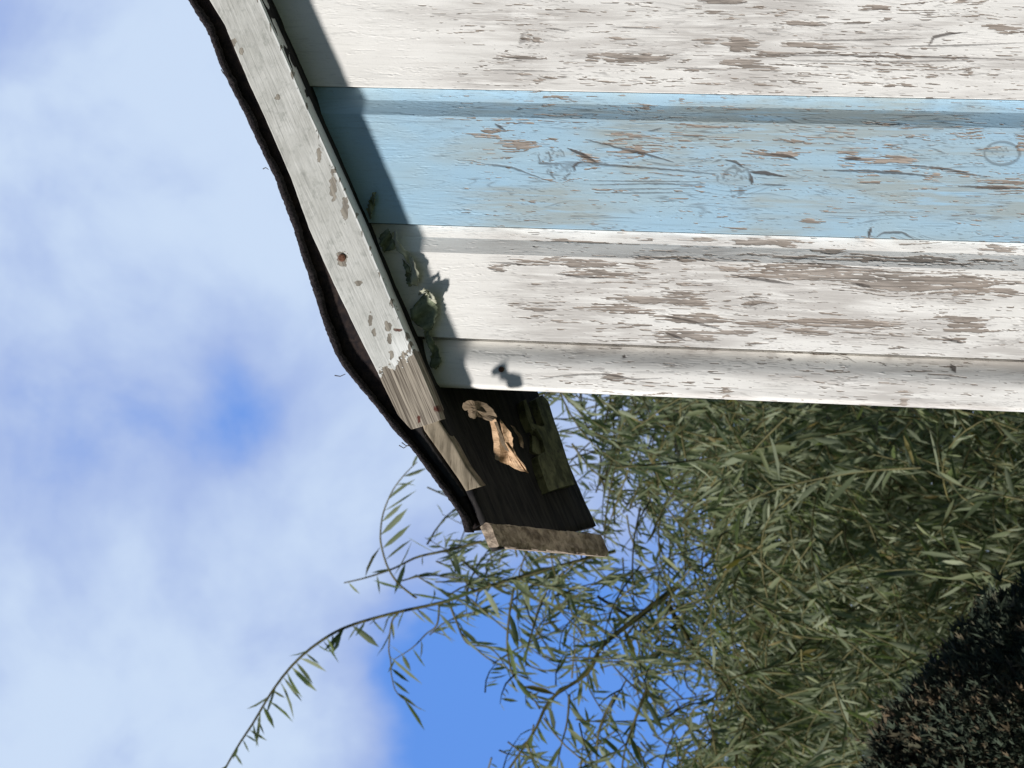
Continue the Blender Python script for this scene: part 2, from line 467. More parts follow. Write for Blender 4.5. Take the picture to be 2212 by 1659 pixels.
    # back and edges: a ring behind the front rim
    rim = np.r_[np.arange(nc), (np.arange(1, nr) * nc + nc - 1), ((nr - 1) * nc + np.arange(nc - 2, -1, -1)), (np.arange(nr - 2, 0, -1) * nc)]
    B = P[rim].copy(); B[:, 1] = back
    off0 = len(V)
    V = np.r_[V, B]
    n = len(rim); j = np.arange(n)
    faces.append(np.stack([rim, off0 + j, off0 + (j + 1) % n, rim[(j + 1) % n]], 1))
    A = lambda a: np.r_[a.ravel(), a.ravel()[rim]]
    me = mesh_np(name, V, faces, {'wear': A(wear), 'crack': A(crack), 'fade': A(fade)}, smooth=False)
    # smooth the face only where it is a fine relief
    o = link(name, me, shed, mat)
    if label: o['label'] = label
    return o

top_x = at(1500, -70).x
bw = X_J[0] - X_J[1]
build_board('wall_board', CORNER, X_J[2] - 0.0000, M_white, 'white corner board with a rounded inner edge', 1, back=0.026)
build_board('wall_board', X_J[2] + 0.0006, X_J[1] - 0.0003, M_white, 'white board with brown bare streaks beside the corner board', 2)
build_board('wall_board', X_J[1] + 0.0003, X_J[0] - 0.0003, M_blue, 'sky blue board with ringed knots', 3)
build_board('wall_board', X_J[0] + 0.0003, X_J[0] + bw, M_white, 'white board speckled with dark flakes above the blue one', 4)
x = X_J[0] + bw
k = 0
while x < RIDGE_X + 1.1:
    x2 = min(x + bw, RIDGE_X * 2 - CORNER)
    build_board('wall_board', x + 0.0015, x2 - 0.0015, M_blue if k % 2 == 0 else M_white, None, 30 + k, dense=False)
    x = x2; k += 1
    if x2 >= RIDGE_X * 2 - CORNER - 1e-6: break

# ------------------------------------------------------------------ generic solid pieces
def slab(name, outline, y0, y1, mat, parent=shed, bevel=0.0, rough=0.0, axis=None):
    """closed prism: outline is a list of world points, extruded from y0 (front) to y1"""
    n = len(outline)
    V = [(p[0], y0, p[2]) for p in outline] + [(p[0], y1, p[2]) for p in outline]
    fs = [tuple(range(n)), tuple(range(2 * n - 1, n - 1, -1))]
    fs += [(i, n + i, n + (i + 1) % n, (i + 1) % n) for i in range(n)]
    me = bpy.data.meshes.new(name)
    me.from_pydata(V, [], fs)
    me.update()
    o = link(name, me, parent, mat)
    fix_normals(me)
    if bevel:
        b = o.modifiers.new('bevel', 'BEVEL'); b.width = bevel; b.segments = 2; b.limit_method = 'ANGLE'
    return o
def fix_normals(me):
    import bmesh
    bm = bmesh.new(); bm.from_mesh(me)
    bmesh.ops.recalc_face_normals(bm, faces=bm.faces)
    bm.to_mesh(me); bm.free()

def ribbon(name, left, right, y0, y1, mat, parent=shed, nl=400, nw=40, jag=0.0, bulge=0.0, attrs=None, seed=0, relief=0.0005):
    """board between two frame polylines, a fine grid on its front face; y0 front, y1 back"""
    t = np.linspace(0, 1, nl)
    Lp, Rp = lerp_poly(left, t), lerp_poly(right, t)
    if jag:
        Lp[:, 0] += (fbm(t * 60, t * 0 + 2, 3, seed) - 0.5) * jag
        Rp[:, 0] += (fbm(t * 60, t * 0 + 7, 3, seed + 1) - 0.5) * jag * 0.6
    s = np.linspace(0, 1, nw)
    U = Lp[:, None, 0] * (1 - s) + Rp[:, None, 0] * s
    Vv = Lp[:, None, 1] * (1 - s) + Rp[:, None, 1] * s
    dF, dR, dU = np.array(F), np.array(RI), np.array(UP)
    d = dF * FPX + dR * (U[..., None] - 1106) - dU * (Vv[..., None] - 829.5)
    tt = (y0 - CAM.y) / d[..., 1]
    P = np.array(CAM) + d * tt[..., None]
    S_ = np.repeat(s[None], nl, 0)
    edge = np.minimum(S_, 1 - S_)
    P[..., 1] += np.clip(0.02 - edge, 0, 1) / 0.02 * 0.0012      # eased arrises
    P[..., 1] += (fbm(U / 20, Vv / 60, 3, seed + 3) - 0.5) * relief * 2
    V = P.reshape(-1, 3)
    nr, nc = nl, nw
    rim = np.r_[np.arange(nc), (np.arange(1, nr) * nc + nc - 1), ((nr - 1) * nc + np.arange(nc - 2, -1, -1)), (np.arange(nr - 2, 0, -1) * nc)]
    B = V[rim].copy(); B[:, 1] = y1
    off0 = len(V); n = len(rim); j = np.arange(n)
    faces = [grid_faces(nr, nc, flip=False), np.stack([rim, off0 + j, off0 + (j + 1) % n, rim[(j + 1) % n]], 1), (off0 + j)[None, ::-1]]
    A = {}
    for k_, f_ in (attrs or {}).items():
        a = f_(U, Vv, S_); A[k_] = np.r_[a.ravel(), a.ravel()[rim] * (1 if k_ == 'bare' else 0)]
    me = mesh_np(name, np.r_[V, B], faces, A)
    fix_normals(me)
    return link(name, me, parent, mat)

# ------------------------------------------------------------------ barge board with its bare lower end
m, b, p = material('grey_white_barge_paint')
co = b.n('ShaderNodeTexCoord').outputs['Object']
rot = b.n('ShaderNodeMapping'); b.set(rot.inputs[0], co); rot.inputs['Rotation'].default_value = (0, SLOPE, 0)
al = rot.outputs[0]                                   # local x runs along the slope
g = b.noise(b.scale_vec(al, (0.06, 0.3, 1)), 330, 5, 0.6, 0.3)
g2 = b.noise(b.scale_vec(al, (0.02, 0.3, 1)), 520, 3, 0.6)
fl = b.noise(b.scale_vec(al, (0.35, 0.5, 1)), 130, 5, 0.65, 0.5)
st = b.noise(co, 26, 4, 0.6)
st2 = b.noise(b.scale_vec(co, (1, 1, 1)), 110, 5, 0.62)
bare_a, wear_a, red_a = b.attr('bare'), b.attr('wear'), b.attr('crack')
paint = b.mix(b.smooth(st, 0.3, 0.7), (0.45, 0.45, 0.415), (0.56, 0.56, 0.525))
paint = b.mix(b.smooth(st2, 0.52, 0.68, 0, 0.5), paint, (0.30, 0.31, 0.28))
paint = b.mix(b.smooth(g, 0.58, 0.75, 0, 0.4), paint, (0.27, 0.27, 0.25))
wood = b.mix(b.smooth(g2, 0.35, 0.62), (0.12, 0.10, 0.078), (0.41, 0.36, 0.29))
e = b.math('ADD', b.math('MULTIPLY', fl, 0.8), b.math('MULTIPLY', wear_a, 0.6))
flake = b.smooth(e, 0.66, 0.70)
wood2 = b.mix(b.smooth(g, 0.4, 0.6), (0.20, 0.18, 0.15), (0.33, 0.30, 0.25))
fresh_highlight = b.mix(b.attr('fresh_highlight'), paint, (0.74, 0.75, 0.72))
c = b.mix(flake, fresh_highlight, wood2)
c = b.mix(bare_a, c, wood)
c = b.mix(red_a, c, (0.10, 0.035, 0.025))
b.set(p.inputs['Base Color'], c)
p.inputs['Roughness'].default_value = 0.75
p.inputs['Specular IOR Level'].default_value = 0.2
h = b.math('SUBTRACT', b.math('MULTIPLY', b.mix(bare_a, g, g2), 0.8), b.math('MULTIPLY', b.math('MAXIMUM', bare_a, flake), 0.7))
bump(b, p, h, 0.0012, 0.9)
M_barge = m

bl_ = [(400,-110),(452,0),(485,54),(512,119),(542,190),(574,259),(628,384),(667,494),(720,612),(765,705),(813,801),(859,897),(888,928)]
br_ = [(515,-110),(563,0),(615,118),(670,244),(735,386),(783,494),(838,628),(894,761),(930,845),(954,906),(941,912)]
def f_bare(U, V, S_):
    ln = 806 - S_ * 46 + (fbm(U / 9, V / 9, 3, 40) - 0.5) * 46 + np.where((S_ > 0.38) & (S_ < 0.62), 10, 0)
    return np.clip((V - ln) / 2.5, 0, 1)
def blob(U, V, cx, cy, a, h, seed=0):
    r = np.hypot((U - cx) / a, (V - cy) / h) + (fbm(U / 7, V / 7, 3, seed) - 0.5) * 1.3
    return np.clip((1.0 - r) / 0.2, 0, 1)
def f_wear(U, V, S_):
    a = np.zeros_like(U)
    for q in [(738,557,13,14,50),(742,572,10,5,51),(838,705,9,11,52),(858,712,12,4,53),(842,733,5,14,54),(846,765,5,12,55),(775,612,8,6,56),(800,690,5,14,57),(808,720,5,10,58),(690,330,6,20,59),(720,400,8,36,60),(745,450,8,26,61),(600,210,6,7,62),(485,70,8,14,63),(505,92,7,10,64),(520,110,5,8,65)]:
        a = np.maximum(a, blob(U, V, *q[:4], seed=q[4]))
    a = np.maximum(a, np.clip((S_ - 0.86) / 0.1, 0, 1) * np.clip(fbm(U / 6, V / 30, 3, 70) * 2.6 - 1.0, 0, 1))
    return a * 0.72 + 0.25 * np.clip((V - 560) / 200, 0, 1) * fbm(U / 12, V / 12, 2, 71)
def f_red(U, V, S_):
    a = blob(U, V, 738, 557, 8, 9, 80) * 0.5
    a = np.maximum(a, blob(U, V, 946, 884, 8, 9, 81)); a = np.maximum(a, blob(U, V, 905, 905, 4, 9, 82))
    a = np.maximum(a, blob(U, V, 860, 713, 12, 3.5, 83) * 0.8)
    return a
def f_fresh_highlight(U, V, S_):
    a = np.clip((V - 690) / 60, 0, 1) * np.clip((S_ - 0.42) / 0.2, 0, 1)
    a = np.maximum(a, np.clip((V - 540) / 250, 0, 1) * 0.35)
    a = np.maximum(a, np.clip((S_ - 0.93) / 0.03, 0, 1) * 0.9)  # highlight along the lower edge, painted as a lighter line
    a = np.maximum(a, blob(U, V, 852, 775, 10, 20, 90))
    return a
ribbon('barge_board', bl_, br_, YB, YB + 0.021, M_barge, nl=900, nw=110, jag=1.2, attrs={'bare': f_bare, 'wear': f_wear, 'crack': f_red, 'fresh_highlight': f_fresh_highlight}, seed=4)

# the rest of the gable's trim, out of the frame: up to the ridge and down the other side
up0 = at(457.5, -110, YB)
bwid = (at(515, -110, YB).z - at(400, -110, YB).z)
def barge_piece(xa, za, xb, zb, name='barge_board'):
    h_ = abs(bwid)
    return slab(name, [(xa, 0, za), (xb, 0, zb), (xb, 0, zb + h_), (xa, 0, za + h_)], YB, YB + 0.021, M_flat_barge)
M_flat_barge = plain('weathered_trim', (0.42, 0.42, 0.38), (0.55, 0.55, 0.50), 40)
xs0 = at(515, -110, YB).x + 0.001
barge_piece(xs0, zroof(xs0), RIDGE_X, RIDGE_Z)
barge_piece(RIDGE_X, RIDGE_Z, 2 * RIDGE_X - EAVE_X, zroof(EAVE_X))

# ------------------------------------------------------------------ roof deck, battens, felt
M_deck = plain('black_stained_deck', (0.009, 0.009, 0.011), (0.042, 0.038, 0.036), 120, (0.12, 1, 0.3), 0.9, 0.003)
M_batten = plain('brown_batten', (0.15, 0.125, 0.088), (0.31, 0.26, 0.19), 130, (0.15, 0.6, 1), 0.8, 0.0012, c3=(0.09, 0.07, 0.045))
M_mould = plain('mouldy_batten', (0.06, 0.065, 0.035), (0.22, 0.22, 0.12), 70, (0.6, 0.6, 1), 0.9, 0.002, c3=(0.05, 0.045, 0.035))
M_end = plain('rotten_pale_edge', (0.14, 0.105, 0.08), (0.62, 0.50, 0.38), 62, (1, 0.5, 1), 0.9, 0.005, c3=(0.30, 0.23, 0.17))
M_felt = plain('roofing_felt', (0.014, 0.012, 0.015), (0.05, 0.042, 0.043), 300, (1, 1, 1), 0.95, 0.003, c3=(0.10, 0.09, 0.09))
DK = 0.009
def roof_box(name, x0, x1, y0, y1, lo, hi, mat, nx=2, ny=2, jit=0.0, bev=0.0, mirror=False, seed=0):
    """box lying along the slope: x0..x1 in plan, y0..y1 in depth, lo..hi out of the soffit plane"""
    nx = max(nx, 2); ny = max(ny, 2)
    xs = np.linspace(x0, x1, nx); ys = np.linspace(y0, y1, ny)
    XX, YY = np.meshgrid(xs, ys, indexing='ij')
    ZZ = zroof(XX)
    base = np.stack([XX, YY, ZZ], -1)
    nrm = np.array(snor)
    J = (fbm(XX * 60, YY * 60, 3, seed) - 0.5) * jit if jit else 0
    lower = base + nrm * (np.asarray(lo + J)[..., None] if jit else lo)
    upper = base + nrm * hi
    if mirror:
        for a in (lower, upper): a[..., 0] = 2 * RIDGE_X - a[..., 0]
    V = np.r_[lower.reshape(-1, 3), upper.reshape(-1, 3)]
    n = nx * ny
    rim = np.r_[np.arange(ny), (np.arange(1, nx) * ny + ny - 1), ((nx - 1) * ny + np.arange(ny - 2, -1, -1)), (np.arange(nx - 2, 0, -1) * ny)]
    j = np.arange(len(rim)); r2 = rim[(j + 1) % len(rim)]
    me = mesh_np(name, V, [grid_faces(nx, ny), grid_faces(nx, ny, n, True), np.stack([rim, rim + n, r2 + n, r2], 1)])
    fix_normals(me)
    o = link(name, me, shed, mat)
    if bev:
        bm_ = o.modifiers.new('bevel', 'BEVEL'); bm_.width = bev; bm_.segments = 2; bm_.limit_method = 'ANGLE'; bm_.angle_limit = R(40)
    return o
Y_FRONT = YB + 0.004
eave_in = on_soffit(1150, 1150).x
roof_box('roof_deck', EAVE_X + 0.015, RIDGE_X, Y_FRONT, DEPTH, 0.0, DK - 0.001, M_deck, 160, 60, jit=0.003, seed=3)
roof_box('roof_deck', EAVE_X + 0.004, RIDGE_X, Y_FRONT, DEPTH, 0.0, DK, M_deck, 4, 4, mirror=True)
# eave edge: a rotten pale lath whose outer arris is worn round
n1, n2 = 110, 14
ye = np.linspace(Y_FRONT - 0.001, DEPTH - 0.001, n1)
prof = [(0.027, -0.0005), (0.026, -0.0022), (0.019, -0.0025), (0.012, -0.0022), (0.006, -0.0022), (0.001, -0.0012), (0.0, 0.001), (0.003, DK), (0.027, DK)]
EF, EB = on_soffit(1012, 1176), on_soffit(1296, 1200)
PV = []
for i, y in enumerate(ye):
    for j, (a, c_) in enumerate(prof):
        ex = EF.x + (EB.x - EF.x) * (y - EF.y) / (EB.y - EF.y)
        q = Vector((ex, y, zroof(ex))) + sdir * a + snor * c_
        jt = (fbm(np.array([i * 0.22]), np.array([j * 1.7]), 3, 5)[0] - 0.5) * (0.013 if j in (0, 1, 5) else 0.004) if j < 6 else 0
        q += sdir * jt * 0.8 + snor * jt * 0.7
        PV.append(tuple(q))
npf = len(prof)
fs = []
for i in range(n1 - 1):
    for j in range(npf):
        fs.append((i * npf + j, i * npf + (j + 1) % npf, (i + 1) * npf + (j + 1) % npf, (i + 1) * npf + j))
fs += [tuple(range(npf)), tuple(range((n1 - 1) * npf, n1 * npf))]
me = bpy.data.meshes.new('eave_lath'); me.from_pydata(PV, [], fs); me.update(); fix_normals(me)
link('eave_lath', me, shed, M_end)
o = roof_box('eave_lath', EAVE_X, EAVE_X + 0.03, Y_FRONT, DEPTH, -0.01, DK + 0.001, M_end, mirror=True)

def soffit_poly(name, pts, drop, thick, mat, seed=0, wob=0.0, parent=shed):
    """flat piece fixed under the roof: outline given in the frame, thickness up to the deck"""
    out = [on_soffit(px, py, drop) for px, py in pts]
    import bmesh
    bm = bmesh.new()
    lo = [bm.verts.new(q) for q in out]
    hi = [bm.verts.new(q + snor * thick) for q in out]
    n = len(out)
    bm.faces.new(lo); bm.faces.new(hi[::-1])
    for i in range(n): bm.faces.new((lo[i], hi[i], hi[(i + 1) % n], lo[(i + 1) % n]))
    bmesh.ops.recalc_face_normals(bm, faces=bm.faces)
    me = bpy.data.meshes.new(name); bm.to_mesh(me); bm.free()
    return link(name, me, parent, mat)
# front batten below the bare end of the barge board
ribbon('front_batten', [(905,900),(916,930),(955,985),(990,1035),(1006,1061)], [(944,890),(950,912),(982,960),(1008,1008),(1040,1050)], YB + 0.0012, YB + 0.018, M_batten, nl=80, nw=12, jag=0, seed=12)
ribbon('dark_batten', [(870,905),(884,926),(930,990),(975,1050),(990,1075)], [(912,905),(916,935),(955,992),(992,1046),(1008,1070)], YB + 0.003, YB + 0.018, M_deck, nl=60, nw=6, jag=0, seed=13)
# rear batten, green with mould and broken off
soffit_poly('rear_batten', [(1172,853),(1185,868),(1196,905),(1212,950),(1228,1000),(1242,1046),(1215,1052),(1185,1062),(1178,1040),(1164,1000),(1162,985),
                            (1178,975),(1172,950),(1158,925),(1150,930),(1138,900),(1130,866),(1136,862),(1146,890),(1153,915),(1172,922),(1176,918),(1166,890),(1157,862)], 0.009, 0.009, M_mould)
soffit_poly('rear_batten', [(1150,940),(1168,948),(1178,972),(1165,984),(1150,975)], 0.004, 0.004, M_mould)
# a thin curl of torn veneer hangs from the soffit
M_veneer = plain('torn_veneer', (0.36, 0.23, 0.13), (0.66, 0.45, 0.28), 110, (1, 1, 0.25), 0.8, 0.002, c3=(0.24, 0.14, 0.075))
M_veneer_shaded = plain('shaded_veneer', (0.13, 0.095, 0.06), (0.24, 0.18, 0.12), 120, (1, 1, 0.4), 0.9, 0.0015)  # darker copy of the veneer, the shade on its lobes put into the colour
def plate(name, pts, yf, thick, mat, split=None):
    """thin torn sheet; yf(px, py) gives how far back each point of its outline hangs"""
    import bmesh
    bm = bmesh.new()
    c_ = (sum(p_[0] for p_ in pts) / len(pts), sum(p_[1] for p_ in pts) / len(pts))
    mid = [((p_[0] + c_[0]) / 2, (p_[1] + c_[1]) / 2) for p_ in pts]
    fine_ = []
    for i_ in range(len(pts)):       # splintered outline
        a_, b_ = pts[i_], pts[(i_ + 1) % len(pts)]
        for q_ in range(3):
            f_ = q_ / 3
            j_ = 0 if q_ == 0 else 1
            fine_.append((a_[0] + (b_[0] - a_[0]) * f_ + random.uniform(-1.3, 1.3) * j_, a_[1] + (b_[1] - a_[1]) * f_ + random.uniform(-1.3, 1.3) * j_))
    pts = fine_
    mid = [((p_[0] + c_[0]) / 2 + random.uniform(-1, 1), (p_[1] + c_[1]) / 2 + random.uniform(-1, 1)) for p_ in pts]
    ring = [bm.verts.new(at(p_[0], p_[1], yf(*p_))) for p_ in pts]
    ring2 = [bm.verts.new(at(p_[0], p_[1], yf(*p_))) for p_ in mid]
    ce = bm.verts.new(at(c_[0], c_[1], yf(*c_)))
    n = len(pts)
    for i_ in range(n):
        k_ = (i_ + 1) % n
        bm.faces.new((ring[i_], ring[k_], ring2[k_], ring2[i_])); bm.faces.new((ring2[i_], ring2[k_], ce))
    me = bpy.data.meshes.new(name); bm.to_mesh(me); bm.free()
    o = link(name, me, shed, mat)
    sm = o.modifiers.new('thickness', 'SOLIDIFY'); sm.thickness = thick
    return o
plate('torn_veneer', [(1059,910),(1066,903),(1072,906),(1074,925),(1080,940),(1084,930),(1080,905),(1085,912),(1100,930),(1109,946),(1108,968),(1116,982),(1132,1003),(1142,1022),(1120,1015),(1100,1004),(1080,998),(1070,992),(1067,965),(1064,935)],
      lambda a, c: -0.018 - 0.004 * math.sin((a - 1059) / 9) + 0.0001 * (c - 900), 0.001, M_veneer)
plate('torn_veneer', [(1000,880),(1002,870),(1012,865),(1032,866),(1052,872),(1066,884),(1074,901),(1062,910),(1045,905),(1032,899),(1022,905),(1014,900),(1011,888),(1022,876),(1012,878),(1006,886)],
      lambda a, c: -0.041 + 0.003 * math.cos((a - 1000) / 7) + 0.0001 * (a - 1000), 0.001, M_veneer_shaded)
plate('torn_veneer', [(1068,912),(1074,910),(1079,925),(1100,975),(1092,972),(1082,955),(1078,936)], lambda a, c: -0.0245, 0.001, M_veneer_shaded)
plate('torn_veneer', [(1103,918),(1112,922),(1124,938),(1131,958),(1130,968),(1125,964),(1120,945),(1110,930)], lambda a, c: 0.01 + 0.0002 * (a - 1103), 0.001, M_veneer_shaded)

# felt: drapes over the deck, its rumpled front edge hangs past the barge board
O_ = [(352,-110),(406,0),(448,68),(479,149),(524,238),(563,321),(594,385),(612,435),(636,500),(652,555),(671,609),(686,660),(704,715),(724,764),(742,795),(760,817),(790,852),(813,880),(853,933),(885,964),(922,1014),(955,1060),(984,1099),(998,1124),(1004,1150)]
nl = 420
t = np.linspace(0, 1, nl)
Op = lerp_poly(O_, t)
Op[:, 0] += (fbm(t * 210, t * 0 + 3, 4, 2) - 0.5) * 5
YF = YB - 0.007
outer = np.array([at(a, c_, YF) for a, c_ in Op])
rows = []
# cross-section from the ragged lower lip, round the fold, then back over the roof
lipw = (0.004 + 0.007 * fbm(t * 25, t * 0 + 1, 3, 6))
def shifted(dz, y):
    q = outer.copy(); q[:, 2] += dz; q[:, 1] = y; return q
low = outer.copy(); low[:, 2] -= lipw; low[:, 1] = YF + 0.004
rows = [low, shifted(-0.004, YF - 0.001), shifted(0.0, YF), shifted(0.0015, YF + 0.004), shifted(0.0005, YF + 0.02)]
deck_top = np.array([zroof(a) for a in outer[:, 0]]) + DK / math.cos(SLOPE) + 0.006
for y in np.linspace(0.05, DEPTH + 0.012, 10):
    q = outer.copy(); k_ = min(1, y / 0.12)
    q[:, 2] = (outer[:, 2] - 0.001) * (1 - k_) + np.maximum(deck_top, outer[:, 2] - 0.05) * k_ * 1.0
    q[:, 1] = y; rows.append(q)
G = np.stack(rows, 0)
# inner skin
Gi = G.copy(); Gi[:, :, 2] -= 0.0035; Gi[:3, :, 1] += 0.0035; Gi[:3, :, 2] += 0.0035
nr, nc = G.shape[:2]
V = np.r_[G.reshape(-1, 3), Gi.reshape(-1, 3)]
n = nr * nc
rim = np.r_[np.arange(nc), (np.arange(1, nr) * nc + nc - 1), ((nr - 1) * nc + np.arange(nc - 2, -1, -1)), (np.arange(nr - 2, 0, -1) * nc)]
j = np.arange(len(rim)); r2 = rim[(j + 1) % len(rim)]
me = mesh_np('roof_felt', V, [grid_faces(nr, nc), grid_faces(nr, nc, n, True), np.stack([rim, rim + n, r2 + n, r2], 1)])
fix_normals(me)
link('roof_felt', me, shed, M_felt)
# deck edge between felt and barge board, the gap's shade put in its colour
ribbon('verge_gap_board', [(a + 7, c_ + 1) for a, c_ in O_[1:]], [(a + 14, c_) for a, c_ in [(455,0),(488,54),(515,119),(545,190),(577,259),(631,384),(670,494),(723,612),(768,705),(816,801),(862,897),(885,926),(905,945),(930,985),(965,1035),(998,1085),(1016,1135)]],
       YB + 0.006, YB + 0.02, plain('shaded_verge_gap', (0.012, 0.010, 0.012), (0.04, 0.028, 0.024), 120, (1, 1, 1), 0.9, 0.001), nl=200, nw=8)
# felt over the parts outside the frame
q0 = outer[0]
def felt_rest(mirror, xa):
    xs = np.linspace(xa, RIDGE_X, 20)
    zf = zroof(xs) + (q0[2] - zroof(q0[0]))
    a = np.stack([xs, np.full(20, YF), zf - 0.012], 1); b_ = np.stack([xs, np.full(20, YF), zf], 1); c_ = np.stack([xs, np.full(20, DEPTH + 0.012), zf], 1)
    V = np.r_[a, b_, c_]; V2 = V.copy(); V2[:20, 1] += 0.0035; V2[20:40] += (0, 0.0035, -0.0035); V2[40:, 2] -= 0.0035
    A_ = np.r_[V, V2]
    if mirror: A_[:, 0] = 2 * RIDGE_X - A_[:, 0]
    rim = np.r_[np.arange(20), 39, 59, 40 + np.arange(18, -1, -1), 20]
    j = np.arange(len(rim)); r2 = rim[(j + 1) % len(rim)]
    me = mesh_np('roof_felt', A_, [grid_faces(3, 20), grid_faces(3, 20, 60, True), np.stack([rim, rim + 60, r2 + 60, r2], 1)])
    fix_normals(me)
    link('roof_felt', me, shed, M_felt)
felt_rest(False, q0[0] + 0.001)
felt_rest(True, EAVE_X)

# frayed threads on the felt edge
def tube(name, pts, r0, r1, mat, parent, k=6):
    V = []; n = len(pts)
    for i, q in enumerate(pts):
        d = (pts[min(i + 1, n - 1)] - pts[max(i - 1, 0)]).normalized()
        a = d.orthogonal().normalized(); b_ = d.cross(a)
        r = r0 + (r1 - r0) * i / (n - 1)
        for j in range(k):
            an = 2 * math.pi * j / k
            V.append(q + (a * math.cos(an) + b_ * math.sin(an)) * r)
    fs = [(i * k + j, i * k + (j + 1) % k, (i + 1) * k + (j + 1) % k, (i + 1) * k + j) for i in range(n - 1) for j in range(k)]
    fs += [tuple(range(k)), tuple(range((n - 1) * k, n * k))]
    me = bpy.data.meshes.new(name); me.from_pydata([tuple(v) for v in V], [], fs); me.update(); fix_normals(me)
    return link(name, me, parent, mat)
M_thread = plain('grey_thread', (0.10, 0.10, 0.11), (0.2, 0.2, 0.2), 50)
for pts in ([(568,365),(574,362),(580,366)], [(723,811),(735,813),(746,808)], [(862,962),(872,968),(884,960)], [(868,956),(876,962),(886,964)], [(478,150),(482,158),(486,162)]):
    tube('frayed_thread', [at(a, c_, YF + 0.001) for a, c_ in pts], 0.0007, 0.0004, M_thread, shed)

# curls of old paint peeling out of the shaded corner under the barge board
M_curl = plain('old_green_paint', (0.13, 0.155, 0.10), (0.26, 0.29, 0.20), 90, (1, 1, 1), 0.95, 0.0015)
M_curl2 = plain('old_cream_paint', (0.36, 0.36, 0.27), (0.46, 0.46, 0.36), 80, (1, 1, 1), 0.7, 0.0005)
def curl(name, left, right, y, mat, bow=0.006, tilt=0.0, nl=40):
    t = np.linspace(0, 1, nl); L_, R_ = lerp_poly(left, t), lerp_poly(right, t)
    for e_, sd_ in ((L_, 1), (R_, 2)): e_ += (np.stack([fbm(t * 16, t * 0, 3, int(left[0][0]) + sd_), fbm(t * 16, t * 0, 3, int(left[0][0]) + sd_ + 5)], 1) - 0.5) * 9
    V = []; nw = 7
    for i in range(nl):
        for j in range(nw):
            s = j / (nw - 1)
            yy = y - 0.001 - bow * 0.5 * abs(s - 0.45) * 2 - tilt * s + 0.003 * math.sin(t[i] * 11 + s * 3)
            V.append(tuple(at(L_[i, 0] * (1 - s) + R_[i, 0] * s, L_[i, 1] * (1 - s) + R_[i, 1] * s, yy)))
    me = mesh_np(name, np.array(V), [grid_faces(nl, nw)])
    o = link(name, me, shed, mat)
    sm = o.modifiers.new('thickness', 'SOLIDIFY'); sm.thickness = 0.0008
    return o
curl('paint_curl', [(846,502),(847,520),(858,540),(872,556),(884,572),(890,592),(888,612)], [(856,500),(856,516),(868,532),(884,546),(897,565),(904,590),(902,618)], -0.006, M_curl2, 0.003)
curl('paint_curl', [(822,506),(820,530),(828,545),(846,540)], [(838,494),(846,510),(850,522),(856,536)], -0.004, M_curl, 0.003)
curl('paint_curl', [(896,655),(888,672),(890,692),(904,705),(915,712)], [(926,628),(942,652),(945,680),(938,702),(926,716)], -0.006, M_curl, 0.006)
curl('paint_curl', [(905,640),(912,632),(922,636),(930,648)], [(905,628),(918,622),(935,634),(944,656)], -0.012, M_curl2, 0.003)
curl('paint_curl', [(914,715),(924,742),(930,765),(930,790),(938,797)], [(926,716),(938,738),(948,760),(955,778),(944,797)], -0.006, M_curl, 0.004)
curl('paint_curl', [(793,452),(796,438),(803,424),(806,414)], [(799,470),(806,450),(811,434),(811,416)], -0.004, M_curl, 0.002)
curl('paint_curl', [(870,560),(876,590),(880,618)], [(884,576),(890,596),(888,616)], -0.004, M_curl, 0.002)

# nail heads and the other walls
M_nail = plain('rusty_nail', (0.08, 0.035, 0.02), (0.16, 0.08, 0.05), 400)
def nail(px, py, y, r=0.0035):
    c0 = at(px, py, y)
    V = []; k = 14
    for rr, dy in ((1, 0.0), (1, -0.001), (0.6, -0.0016)):
        for j in range(k):
            a = 2 * math.pi * j / k
            V.append((c0.x + r * rr * math.cos(a), c0.y + dy, c0.z + r * rr * math.sin(a)))
    fs = [(i * k + j, i * k + (j + 1) % k, (i + 1) * k + (j + 1) % k, (i + 1) * k + j) for i in range(2) for j in range(k)] + [tuple(range(2 * k, 3 * k))]
    me = bpy.data.meshes.new('nail'); me.from_pydata(V, [], fs); me.update(); fix_normals(me)
    link('nail', me, shed, M_nail)
nail(739, 557, YB - 0.0003, 0.004)
nail(1083, 798, -0.0038, 0.003)
def wallbox(name, x0, x1, y0, y1, z0, z1, mat):
    return slab(name, [(x0, 0, z0), (x1, 0, z0), (x1, 0, z1), (x0, 0, z1)], y0, y1, mat)
M_side = plain('white_side_boards', (0.6, 0.58, 0.54), (0.75, 0.73, 0.69), 30)
XR = 2 * RIDGE_X - CORNER
wallbox('side_wall', CORNER + 0.004, CORNER + 0.022, 0.027, DEPTH - 0.08, 0.08, zroof(CORNER) + 0.004, M_side)
wallbox('side_wall', XR - 0.022, XR - 0.004, 0.027, DEPTH - 0.08, 0.08, zroof(CORNER) + 0.004, M_side)
slab('rear_wall', [(CORNER + 0.004, 0, 0.08), (XR - 0.004, 0, 0.08), (XR - 0.004, 0, zroof(CORNER)), (RIDGE_X, 0, RIDGE_Z - 0.005), (CORNER + 0.004, 0, zroof(CORNER))], DEPTH - 0.08, DEPTH - 0.062, M_side)
wallbox('sill_beam', CORNER + 0.01, XR - 0.01, 0.03, DEPTH - 0.09, 0.0, 0.078, M_side)

